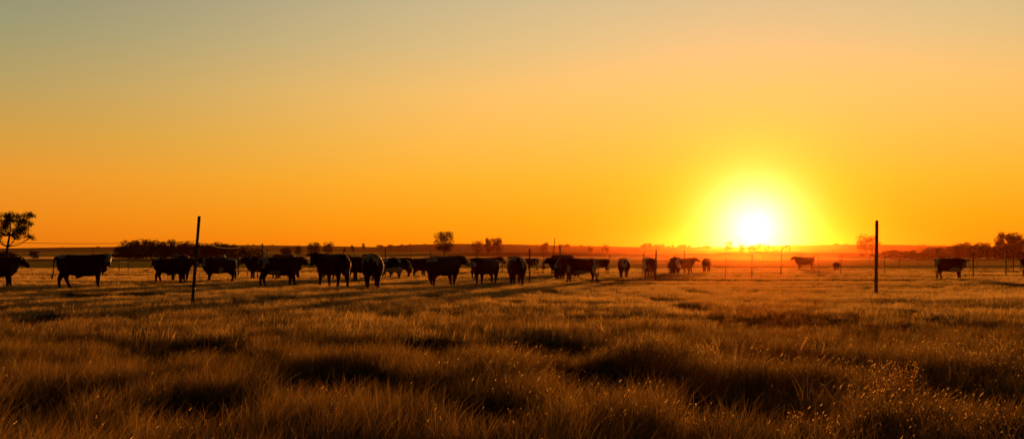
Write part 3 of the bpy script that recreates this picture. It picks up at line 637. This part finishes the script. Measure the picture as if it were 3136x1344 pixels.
def pad_tree(label, px, base_row, d, pads, forks, scale):
    p = at(px, d); off = zrow(base_row, d)-p.z; k = F/d; rng = np.random.default_rng(77); rr = random.Random(5)
    e = empty('tree', p); tag(e, label, 'tree'); Vs = []
    P3 = []
    for (x, y, w, h) in pads:
        cx_, cz_ = (x-forks[0][0])/scale/k, off+(forks[0][1]-y)/scale/k; ww, hh = w/scale/k, h/scale/k
        cy_ = rng.uniform(-1.6, 1.6); P3.append(Vector((cx_, cy_, cz_)))
        ww *= 1.22; hh *= 1.25; n = int(36+170*ww*hh**.5)
        v = rng.normal(size=(n, 3)); v /= np.linalg.norm(v, axis=1)[:, None]; v *= rng.uniform(.15, 1.0, (n, 1))**.6
        c = v*np.array([ww/2, ww/2, hh/2])+np.array([cx_, cy_, cz_])+rng.normal(0, .2, (n, 3))
        c[:, 2] += .10*ww*np.sin(c[:, 0]*2.3)
        a = rng.normal(size=(n, 3)); a /= np.linalg.norm(a, axis=1)[:, None]; b = np.cross(a, rng.normal(size=(n, 3))); b /= np.linalg.norm(b, axis=1)[:, None]
        s = .115*rng.uniform(.5, 1.5, (n, 1)); Vs.append(np.stack([c-a*s, c-b*s*.5, c+a*s, c+b*s*.5], 1).reshape(-1, 3))
    V = np.vstack(Vs); link('crown', np_mesh('crown', V, np.arange(len(V)).reshape(-1, 4)), M['leaf_dark'], e)
    bm = bmesh.new()
    f = [Vector(((x-forks[0][0])/scale/k, 0, off+(forks[0][1]-y)/scale/k)) for (x, y) in forks]
    tube(bm, [(-.1, 0, -.4), (0, 0, .3), f[0], f[1], f[2], f[3]], [.42, .34, .28, .24, .17, .06], 8)
    for i, q in enumerate(P3):
        c = min(f[1:], key=lambda v: (v-q).length+max(0, v.z-q.z+.6)*3)
        m = c.lerp(q, .55)+Vector((0, 0, -.12*(q-c).length)); tube(bm, [c, c.lerp(m, .6), m, q], [.13, .10, .075, .03], 6)
        for t in range(3):
            e2 = q+Vector((rr.uniform(-1, 1), rr.uniform(-.6, .6), rr.uniform(-.2, .35)))*1.1; tube(bm, [m, m.lerp(e2, .5), e2], [.045, .035, .012], 5)
    bmesh.ops.recalc_face_normals(bm, faces=bm.faces[:]); me = bpy.data.meshes.new('trunk'); bm.to_mesh(me); bm.free(); link('trunk', me, M['bark'], e)
    return e
def limb_mesh(base_r, trunk_h, targets, lean=0, seed=0, twig=0):
    rng = random.Random(seed); bm = bmesh.new(); top = Vector((lean*.6, 0, trunk_h))
    tube(bm, [(0, 0, -.3), (0, 0, .1), (lean*.3, 0, trunk_h*.5), top], [base_r*1.35, base_r*1.1, base_r*.85, base_r*.7], 8)
    for t in targets:
        t = Vector(t); m = top.lerp(t, .5)+Vector((rng.uniform(-.1, .1), rng.uniform(-.1, .1), .08))*(t-top).length
        tube(bm, [top-Vector((0, 0, base_r*.5)), top.lerp(m, .5)+Vector((0, 0, .03*(t-top).length)), m, t], [base_r*.5, base_r*.38, base_r*.26, base_r*.07], 6)
        for k in range(twig):
            q = m.lerp(t, rng.uniform(.1, .9)); e = q+Vector((rng.uniform(-1, 1), rng.uniform(-1, 1), rng.uniform(.1, .9)))*(t-top).length*.33
            tube(bm, [q, q.lerp(e, .5)+Vector((0, 0, .05)), e], [base_r*.15, base_r*.1, base_r*.03], 5)
    bmesh.ops.recalc_face_normals(bm, faces=bm.faces[:])
    me = bpy.data.meshes.new('trunk'); bm.to_mesh(me); bm.free(); return me
TS = [100]
def tree(label, x0, x1, top, base, d, trunk_frac=.22, lobes=14, nleaf=1500, leafk=.035, name='tree', group=None, leaf='leaf_dark', flat=.8, shell=.45, cat='tree', basey=None, trunk_px=None, tr=.035, twig=0):
    TS[0] += 1; seed = TS[0]; k = F/d
    px = trunk_px if trunk_px else (x0+x1)/2
    p = at(px, d); ht = zrow(top, d)-p.z; w = (x1-x0)/k
    ch = ht*(1-trunk_frac)
    me, L = crown_mesh(w, ch, lobes, int(nleaf*1.7), max(w, ch)*leafk*.72, seed, flat, shell)
    # fit the leaves to the wanted outline
    co = np.empty(len(me.vertices)*3, dtype=np.float32); me.vertices.foreach_get('co', co); co = co.reshape(-1, 3)
    lo, hi = np.percentile(co, 1.2, axis=0), np.percentile(co, 98.8, axis=0)
    xc = ((x0+x1)/2-px)/k
    tgt_lo = np.array([-w/2+xc, -w/2, 0]); tgt_hi = np.array([w/2+xc, w/2, ch])
    A = (tgt_hi-tgt_lo)/(hi-lo); Bv = tgt_lo-lo*A
    co = co*A+Bv; me.vertices.foreach_set('co', co.astype(np.float32).ravel()); me.update()
    e = empty(name, p); tag(e, label, cat, group)
    link('crown' if cat == 'tree' else 'foliage', me, M[leaf], e, (0, 0, ht*trunk_frac))
    Lt = [((l[0]*A[0]+Bv[0])*.8, (l[1]*A[1]+Bv[1])*.8, ht*trunk_frac+((l[2]+ch/2)*A[2]+Bv[2])*.92) for l in L[:10]]
    link('trunk' if cat == 'tree' else 'stem', limb_mesh(max(ht, w)*tr, ht*trunk_frac*1.15+.05, Lt, 0, seed, twig), M['bark'], e)
    return e
# lone trees
pad_tree('spreading flat-layered tree on the far left edge of the picture', 22, 785, 200,
         [(30, 118, 70, 34), (110, 135, 90, 40), (180, 130, 130, 44), (270, 132, 90, 30), (300, 118, 40, 18), (-40, 150, 110, 40), (60, 175, 80, 40), (140, 170, 130, 44), (10, 212, 90, 38), (-70, 220, 100, 40), (245, 205, 120, 26), (325, 210, 50, 12),
          (190, 235, 140, 36), (60, 250, 90, 30), (-20, 275, 110, 40), (230, 272, 130, 30), (130, 280, 90, 34), (185, 190, 110, 30), (100, 220, 80, 36), (215, 315, 140, 34), (30, 315, 90, 30), (275, 345, 90, 30), (-60, 330, 90, 30), (165, 345, 90, 24), (10, 358, 60, 16)],
         [(72, 535), (76, 440), (95, 330), (108, 190)], 3.248)
tree('lone round-crowned tree with a bare trunk near the middle of the picture', 1332, 1387.5, 711, 801, 400, .36, 22, 2600, .028, leaf='leaf_brown', flat=.6, shell=.2, tr=.026, twig=1)
tree('wide oak with an open crown beside the tall right post', 2626, 2691, 720, 781, 700, .24, 26, 1900, .026, leaf='leaf_brown', flat=.6, shell=.2, tr=.03, trunk_px=2654, twig=1)
tree('small round tree standing half in the glare just left of the sun', 2219, 2244, 739, 762, 1300, .2, 12, 700, .045, leaf='leaf_brown', shell=.6)
tree('smaller round tree under the left side of the sun', 2265, 2281, 748.5, 762, 1300, .12, 10, 500, .055, leaf='leaf_brown')
tree('lollipop-shaped tree on the skyline', 1107, 1119.5, 745, 760, 1500, .35, 8, 400, .06, leaf='leaf_brown', tr=.03)
tree('compact bushy tree left of the two tall thin stakes', 1654.5, 1679, 744, 765, 1150, .08, 12, 900, .045, leaf='leaf_brown')
tree('low dome-shaped tree on the dark ridge', 1800, 1816.5, 754, 765, 1150, .05, 8, 500, .06, leaf='leaf_brown')
tree('square-topped tree on the dark ridge', 1841, 1865, 750.5, 765, 1200, .03, 12, 800, .05, leaf='leaf_brown')
tree('broad left tree of the three right of the lone round tree', 1444.5, 1480.5, 738, 765, 1050, .06, 14, 1100, .04, leaf='leaf_brown')
tree('narrow middle tree of the three right of the lone round tree', 1484, 1503, 730.5, 765, 1050, .06, 10, 900, .045, leaf='leaf_brown')
tree('tall right tree of the three right of the lone round tree', 1501, 1538, 730, 766, 1040, .08, 14, 1400, .04, leaf='leaf_brown')
tree('dark bushy left tree of a pair on the rise behind the big bull', 940.5, 979, 743, 775, 830, .04, 14, 1500, .04)
tree('dark bushy right tree of a pair on the rise', 989, 1021.5, 742, 767, 1000, .05, 14, 1400, .04)
tree('small bush right of the paired trees', 1052, 1060.5, 758, 763, 1400, .05, 6, 250, .09, leaf='leaf_brown', name='bush', cat='bush')
tree('small rounded tree between the paired trees and the lollipop tree', 1072, 1086, 751.5, 763, 1400, .1, 8, 450, .06, leaf='leaf_brown')
tree('wide low tree on the slope behind the two stakes', 860, 895, 757.5, 776, 830, .03, 12, 900, .045)
tree('rounded tree next to the wide low one on the slope', 899, 924, 752.5, 774, 850, .04, 12, 900, .045)
tree('small round dark bush standing on the green field at the left', 91, 119, 768, 791, 560, .12, 10, 800, .05, name='bush', cat='bush')
tree('low dark bush behind the trunk of the far left tree', -30, 42, 771, 790, 600, .03, 14, 1000, .035, name='bush', cat='bush')
# wood on the left: one tree each
WL = [(352, 392, 757), (372, 415, 740), (398, 442, 737), (430, 470, 736), (462, 500, 738), (486, 522, 741), (506, 548, 737), (540, 574, 744), (562, 600, 742), (590, 628, 747),
      (618, 662, 748), (640, 694, 745), (678, 722, 748), (712, 742, 757), (738, 756, 758), (760, 782, 762), (784, 806, 761), (868, 884, 764)]
WN = ['low rounded end tree at the left of the dark wood', 'first tall tree at the left of the wood', 'tall tree of the wood next to its left end', 'tallest tree in the left half of the wood',
      'broad tree in the wood right of its tallest', 'narrow-topped tree in the wood above the white-rumped bull', 'pointed tree in the wood above the white-rumped bull', 'lower tree of the wood left of the leaning post',
      'tree of the wood close to the left of the leaning post', 'tree of the wood directly behind the leaning post', 'tree of the wood close to the right of the leaning post', 'wide dome-shaped tree of the wood where the loose wire ends',
      'last tall tree at the right of the wood', 'lower tree right of the wood', 'small round tree near the thin stake right of the wood', 'small loose tree between the stakes right of the wood',
      'small tree right of the pair of stakes', 'little bush at the foot of the wide low tree']
for (x0, x1, t), nm in zip(WL, WN):
    tree(nm, x0-3, x1+3, t, 788, 600+random.uniform(-15, 25), .02, 16, 2100 if x1 < 725 else 700, .035 if x1 < 725 else .05, group='trees of the left wood', leaf='leaf_dark', shell=.3)
# hedge and woods on the right
WR = [(2703, 2752, 767), (2751, 2802, 769), (2796, 2838, 776), (2832, 2890, 759), (2900, 2942, 750), (2928, 2975, 744), (2965, 3008, 746), (3000, 3036, 745), (3028, 3062, 752)]
WRN = ['low rounded bush at the left end of the hedge', 'second rounded bush of the hedge, in front of the low hill', 'lowest bush in the middle of the hedge', 'taller bush at the right end of the hedge',
       'left end tree of the right wood', 'broad tree of the right wood above the cow standing apart', 'tree of the right wood above the dark post', 'rounded tree of the right wood left of the big twin crowns',
       'shorter tree tucked against the big twin crowns']
for i, ((x0, x1, t), nm) in enumerate(zip(WR, WRN)):
    tree(nm, x0-2, x1+2, t, 791, 620, .03, 14, 2000, .036, group='trees and bushes of the right wood', leaf='leaf_dark', shell=.3, name='bush' if i < 4 else 'tree', cat='bush' if i < 4 else 'tree')
tree('left one of the two big crowns by the right edge', 3050, 3100, 715, 793, 580, .2, 20, 2800, .032, group='trees and bushes of the right wood', shell=.2, flat=.65, twig=1)
tree('right one of the two big crowns by the right edge', 3092, 3136, 716, 793, 590, .2, 20, 2800, .032, group='trees and bushes of the right wood', shell=.2, flat=.65, twig=1)
tree('dark low bush beneath the two big crowns by the right edge', 3045, 3150, 768, 792, 560, .03, 18, 2000, .03, name='bush', cat='bush', group='trees and bushes of the right wood')
tree('flat dark bush at the foot of the oak', 2640, 2700, 778, 787, 700, .03, 12, 900, .035, name='bush', cat='bush')
# skyline trees in the glow
SK = [(1708, 1726, 748, 'skyline tree left of the thick short post'), (1724, 1744, 748, 'low skyline tree above the thick short post'), (1962, 1999, 745.5, 'widest hazy tree on the skyline above the post'),
      (2000, 2020, 748.5, 'left half of the double hazy tree on the skyline'), (2016, 2036, 748, 'right half of the double hazy tree on the skyline'), (2038, 2053, 753.5, 'low hazy tree on the skyline, right of the double one'),
      (2056, 2064, 750, 'narrow hazy tree on the skyline'), (2071, 2088, 749.5, 'left crown of the hazy trees above the sunlit group'), (2084, 2103, 748, 'right crown of the hazy trees above the sunlit group'),
      (2104, 2117, 750, 'small pointed hazy tree right of the sunlit group'), (2136, 2158, 753.5, 'low hazy skyline tree left of the glare'), (2154, 2178, 751.5, 'long low hazy skyline tree left of the glare'),
      (2292, 2325, 750, 'flat bright tree under the sun'), (2318, 2346, 747, 'domed tree right under the sun'), (2345, 2358, 750.5, 'tiny tree right under the sun'), (2360, 2380, 755, 'faint round tree right of the sun'),
      (2398, 2419, 751.5, 'round tree by the tall leaning stake right of the sun')]
for (x0, x1, t, nm) in SK:
    dd = 1350 if x0 > 2290 else 1900
    tree(nm, x0, x1, t, 762, dd, .03, 9, 500, .06, group='trees on the hazy skyline', leaf='leaf_brown')
# low trees along the far crest
cnt = 0
CR = [(190, 5), (300, 8), (776, 9), (800, 7), (835, 8), (1165, 22), (1195, 18), (1230, 12), (1256, 9), (1300, 8), (1352, 7), (1560, 5), (1645, 6), (1780, 12), (1800, 6), (2200, 9), (2430, 8), (2560, 16), (2590, 10), (2815, 8), (2828, 10), (2876, 6), (2890, 9)]
WH = {0: 'tiny', 1: 'small', 2: 'low'}
for (x, w) in CR:
    yb = float(np.interp(x, SKY_X, SKY_Y))
    where = 'left' if x < 700 else 'middle' if x < 1700 else 'right'
    tree('tiny bush on the far crest in the %s part of the picture' % where, x-w/2, x+w/2, yb-2.0-w*.22, yb, 2580, .02, 6, 160, .09, name='bush', cat='bush', group='bushes on the far crest, %s' % where, leaf='leaf_brown')

# ------------------------------------------------------------------ parked vehicles by the wood
def car(name, label, px, d, L, Hh, W, body, cab, yaw, cat):
    e = empty(name, at(px, d)); tag(e, label, cat); e.rotation_euler = (0, 0, R(yaw))
    bm = bmesh.new()
    prof = cab; n = len(prof)
    for y in (-W/2, W/2): pass
    vs = [[bm.verts.new((x*L, y*(1 if z < .55 else .86), z*Hh)) for (x, z) in prof] for y in (-W/2, W/2)]
    for i in range(n): bm.faces.new((vs[0][i], vs[0][(i+1) % n], vs[1][(i+1) % n], vs[1][i]))
    bm.faces.new(vs[0][::-1]); bm.faces.new(vs[1]); bmesh.ops.recalc_face_normals(bm, faces=bm.faces[:])
    bmesh.ops.bevel(bm, geom=bm.edges[:], offset=.05, segments=2, affect='EDGES')
    me = bpy.data.meshes.new('body'); bm.to_mesh(me); bm.free(); link('body', me, body, e)
    for sy in (-1, 1):
        bm = bmesh.new(); y = sy*(W/2*.86+.012)
        q = [(-.18, .60), (-.13, .9), (.20, .9), (.32, .60)]
        a = [bm.verts.new((x*L, y, z*Hh)) for x, z in q]; b = [bm.verts.new((x*L, y-sy*.03, z*Hh)) for x, z in q]
        bm.faces.new(a); bm.faces.new(b[::-1])
        for i in range(4): bm.faces.new((a[i], a[(i+1) % 4], b[(i+1) % 4], b[i]))
        bmesh.ops.recalc_face_normals(bm, faces=bm.faces[:])
        me = bpy.data.meshes.new('window'); bm.to_mesh(me); bm.free(); link('window', me, M['glass'], e)
        for wx in (-.3, .32):
            bm = bmesh.new(); y0 = sy*(W/2-.1)
            tube(bm, [(wx*L, y0-.1, .33), (wx*L, y0+.14, .33)], [.33, .33], 16)
            me = bpy.data.meshes.new('wheel'); bm.to_mesh(me); bm.free(); link('wheel', me, M['rubber'], e)
    return e
suv = [(-.5, .2), (-.5, .55), (-.44, .95), (-.36, 1.0), (.26, 1.0), (.40, .6), (.5, .52), (.5, .2)]
sal = [(-.5, .22), (-.5, .58), (-.42, .62), (-.24, .98), (-.16, 1.0), (.14, 1.0), (.30, .66), (.5, .56), (.5, .22)]
car('parked_van', 'white boxy vehicle parked at the edge of the left wood', 678, 575, 4.3, 2.3, 1.9, M['paint_white'], suv, 180, 'van')
car('parked_car', 'long cream car parked left of the white vehicle by the wood', 646, 575, 5.4, 1.9, 1.8, M['paint_cream'], sal, 0, 'car')

# ------------------------------------------------------------------ seeding weeds in the foreground
def weed(label, px, row, hpx, n, spread, seed):
    rng = random.Random(seed); d = depth_of(row); k = F/d; hh = hpx/k; p = at(px, d)
    e = empty('seeding_weed', p); tag(e, label, 'weed', 'weeds with shining seed heads')
    for i in range(n):
        a = rng.uniform(0, 6.28); rr = spread/k*math.sqrt(rng.random()); h = hh*rng.uniform(.3, 1.0)**.8
        t = Vector((math.cos(a)*rr, math.sin(a)*rr, h)); b = Vector((math.cos(a)*rr*.5, math.sin(a)*rr*.5, -.02))
        m = b.lerp(t, .55)+Vector((rng.uniform(-.02, .02), 0, .03))
        bm = bmesh.new(); tube(bm, [b, m, t], [.0018, .0014, .0008], 4); hb = bmesh.new()
        for q in range(rng.randint(3, 7)):
            c = t-Vector((rng.gauss(0, .022), rng.gauss(0, .022), rng.uniform(-.01, .10))); s = rng.uniform(.003, .0065)
            c2_ = c.lerp(t, .9); tube(bm, [t.lerp(m, .25), c2_, c], [.0007, .0006, .0004], 3)
            for w_ in range(2):
                a1 = Vector((rng.gauss(0, 1), rng.gauss(0, .5), rng.gauss(0, 1))).normalized()*s*1.25; b1_ = a1.cross(Vector((rng.gauss(0, .3), 1, rng.gauss(0, .3)))).normalized()*s*.8
                hb.faces.new([hb.verts.new(c+v_) for v_ in (-a1, -b1_, a1, b1_)])
        me = bpy.data.meshes.new('stem'); bm.to_mesh(me); bm.free(); link('stem', me, M['straw'], e)
        me = bpy.data.meshes.new('seed_head'); hb.to_mesh(me); hb.free(); link('seed_head', me, M['seed'], e)
weed('largest shining weed clump, in the right foreground', 2765, 1235, 150, 36, 120, 1)
weed('shining weed clump left of the largest one', 2690, 1260, 110, 12, 50, 2)
weed('shining weed clump near the right edge', 3010, 1225, 110, 9, 35, 3)
weed('shining weed clump in the bottom right corner', 2990, 1340, 120, 10, 90, 4)
weed('shining weed clump low at the bottom, left of the largest one', 2480, 1335, 110, 14, 90, 5)
weed('shining weed clump at the bottom right of the middle', 2040, 1310, 120, 12, 70, 6)
weed('shining weed clump near the bottom centre', 1800, 1335, 90, 9, 80, 7)
weed('sparse shining weed clump in the middle foreground', 1570, 1290, 100, 8, 70, 8)
weed('sparse shining weed clump above the bottom centre', 1720, 1170, 70, 7, 70, 9)
weed('sparse shining weed clump below the sun in the glow', 2330, 965, 40, 8, 90, 10)
weed('lone shining weed at the lower left of the picture', 1060, 1330, 90, 5, 40, 11)

# ------------------------------------------------------------------ sky, sun, haze
w = bpy.data.worlds.new('World'); SC.world = w; w.use_nodes = True; nt = w.node_tree
bg = nt.nodes['Background']; tc = N(nt, 'ShaderNodeTexCoord'); nrm = N(nt, 'ShaderNodeVectorMath', operation='NORMALIZE')
nt.links.new(tc.outputs['Generated'], nrm.inputs[0]); sep = N(nt, 'ShaderNodeSeparateXYZ'); nt.links.new(nrm.outputs[0], sep.inputs[0])
def math_(op, a, b=None, c=None):
    n = N(nt, 'ShaderNodeMath', operation=op)
    for i, v in enumerate((a, b, c)):
        if v is None: continue
        if isinstance(v, (int, float)): n.inputs[i].default_value = v
        else: nt.links.new(v, n.inputs[i])
    return n.outputs[0]
def s2l(c): return tuple(((x/255)/12.92 if x/255 <= .04045 else ((x/255+.055)/1.055)**2.4) for x in c)
def ramp(fac, stops, scale):
    r = N(nt, 'ShaderNodeValToRGB'); els = r.color_ramp.elements; r.color_ramp.interpolation = 'B_SPLINE' if False else 'LINEAR'
    while len(els) < len(stops): els.new(.5)
    for e, (p, c) in zip(els, stops): e.position = p; e.color = tuple(c)+(1,)
    nt.links.new(math_('MULTIPLY', fac, scale), r.inputs['Fac']); return r.outputs['Color']
elev = math_('DEGREES' if False else 'MULTIPLY', math_('ARCSINE', sep.outputs['Z']), 180/math.pi)     # degrees above the horizon
dot = N(nt, 'ShaderNodeVectorMath', operation='DOT_PRODUCT'); nt.links.new(nrm.outputs[0], dot.inputs[0]); dot.inputs[1].default_value = (math.sin(R(SUN_AZ))*math.cos(R(1.5)), math.cos(R(SUN_AZ))*math.cos(R(1.5)), math.sin(R(1.5)))
ang = math_('MULTIPLY', math_('ARCCOSINE', math_('MINIMUM', dot.outputs['Value'], .9999999)), 180/math.pi)
SKL = [(0, s2l((232, 116, 14))), (.5/45, s2l((236, 123, 16))), (2/45, s2l((240, 139, 26))), (4/45, s2l((234, 152, 46))), (6/45, s2l((209, 158, 68))), (8.5/45, s2l((181, 158, 98))), (11/45, s2l((157, 152, 112))),
       (14/45, s2l((139, 139, 118))), (22/45, s2l((84, 80, 66))), (1, s2l((34, 30, 28)))]
SKR = [(0, s2l((250, 125, 5))), (.5/45, s2l((252, 140, 5))), (2/45, s2l((253, 162, 16))), (4/45, s2l((253, 180, 45))), (6/45, s2l((252, 188, 76))), (8.5/45, s2l((249, 194, 106))), (11/45, s2l((226, 193, 131))),
       (14/45, s2l((206, 188, 146))), (22/45, s2l((96, 88, 66))), (1, s2l((34, 30, 28)))]
cl, cr = ramp(elev, SKL, 1/45), ramp(elev, SKR, 1/45)
# warmth grows towards the sun's azimuth
mr = N(nt, 'ShaderNodeMapRange'); mr.interpolation_type = 'SMOOTHSTEP'
mr.inputs['From Min'].default_value = 42; mr.inputs['From Max'].default_value = 10; nt.links.new(ang, mr.inputs['Value'])
mx = N(nt, 'ShaderNodeMix', data_type='RGBA'); nt.links.new(mr.outputs[0], mx.inputs[0]); nt.links.new(cl, mx.inputs[6]); nt.links.new(cr, mx.inputs[7])
# darker behind the viewer
mb = N(nt, 'ShaderNodeMapRange'); mb.interpolation_type = 'SMOOTHSTEP'; mb.inputs['From Min'].default_value = 35; mb.inputs['From Max'].default_value = 100; mb.inputs['To Min'].default_value = 1; mb.inputs['To Max'].default_value = BACK if 'BACK' in globals() else .05
nt.links.new(ang, mb.inputs['Value'])
s1 = N(nt, 'ShaderNodeVectorMath', operation='SCALE'); nt.links.new(mx.outputs[2], s1.inputs[0]); nt.links.new(mb.outputs[0], s1.inputs['Scale'])
def glow(width, power, color, amp):
    g = math_('MULTIPLY', math_('EXPONENT', math_('MULTIPLY', math_('POWER', math_('DIVIDE', ang, width), power), -1)), amp)
    s = N(nt, 'ShaderNodeVectorMath', operation='SCALE'); s.inputs[0].default_value = color; nt.links.new(g, s.inputs['Scale']); return s.outputs[0]
def addv(a, b):
    n = N(nt, 'ShaderNodeVectorMath', operation='ADD'); nt.links.new(a, n.inputs[0]); nt.links.new(b, n.inputs[1]); return n.outputs[0]
tot = s1.outputs[0]
GL = [(4.4, 1.4, (.3, .05, .0), 1.0), (1.55, 1.6, (1.0, .32, 1.3), 1.0)]
for g_ in GL: tot = addv(tot, glow(*g_))
sky = N(nt, 'ShaderNodeTexSky'); sky.sky_type = 'NISHITA'; sky.sun_disc = False; sky.sun_elevation = R(SUN_EL); sky.sun_rotation = R(SUN_AZ); sky.dust_density = 4; sky.air_density = 1.5
bg2 = N(nt, 'ShaderNodeBackground'); bg2.inputs['Strength'].default_value = .004; nt.links.new(sky.outputs[0], bg2.inputs['Color'])
nt.links.new(tot, bg.inputs['Color']); bg.inputs['Strength'].default_value = .707
ads = N(nt, 'ShaderNodeAddShader'); nt.links.new(bg.outputs[0], ads.inputs[0]); nt.links.new(bg2.outputs[0], ads.inputs[1]); nt.links.new(ads.outputs[0], nt.nodes['World Output'].inputs['Surface'])

sl = bpy.data.lights.new('sun', 'SUN'); sl.energy = 5.0; sl.angle = R(1.8); sl.color = (1.0, .37, .05)
so = bpy.data.objects.new('sun', sl); COL.objects.link(so); so.rotation_euler = (-sd).to_track_quat('-Z', 'Y').to_euler(); so.location = (0, 0, 60)

def haze():
    bm = bmesh.new(); bmesh.ops.create_cube(bm, size=1)
    for v in bm.verts: v.co = Vector((v.co.x*7200, v.co.y*7200, v.co.z*80+24))
    me = bpy.data.meshes.new('haze'); bm.to_mesh(me); bm.free()
    m = bpy.data.materials.new('haze_air'); m.use_nodes = True; t = m.node_tree; t.nodes.remove(t.nodes['Principled BSDF'])
    pv = t.nodes.new('ShaderNodeVolumePrincipled'); pv.inputs['Color'].default_value = (1.0, .24, .06, 1); pv.inputs['Density'].default_value = HAZE; pv.inputs['Anisotropy'].default_value = ANI
    t.links.new(pv.outputs[0], t.nodes['Material Output'].inputs['Volume'])
    o = link('haze', me, m); tag(o, 'warm evening haze over the whole pasture', 'haze', kind='stuff')
HAZE = .000028; ANI = .95
haze()

# ------------------------------------------------------------------ camera and render settings
cd = bpy.data.cameras.new('camera'); cam = bpy.data.objects.new('camera', cd); COL.objects.link(cam); SC.camera = cam
cd.sensor_width = 36; cd.lens = F/3136*36; cd.clip_start = .05; cd.clip_end = 12000
cam.location = (0, 0, H0); cam.rotation_euler = (R(90)+math.atan((HZ-672)/F), 0, 0)
SC.view_settings.view_transform = 'Standard'; SC.view_settings.look = 'None'; SC.view_settings.exposure = .5; SC.view_settings.gamma = 1
cy = SC.cycles; SC.render.engine = 'CYCLES'
cy.max_bounces = 5; cy.diffuse_bounces = 2; cy.glossy_bounces = 1; cy.transmission_bounces = 3; cy.volume_bounces = 0; cy.transparent_max_bounces = 4
cy.use_denoising = True; cy.sample_clamp_indirect = 3; cy.sample_clamp_direct = 0
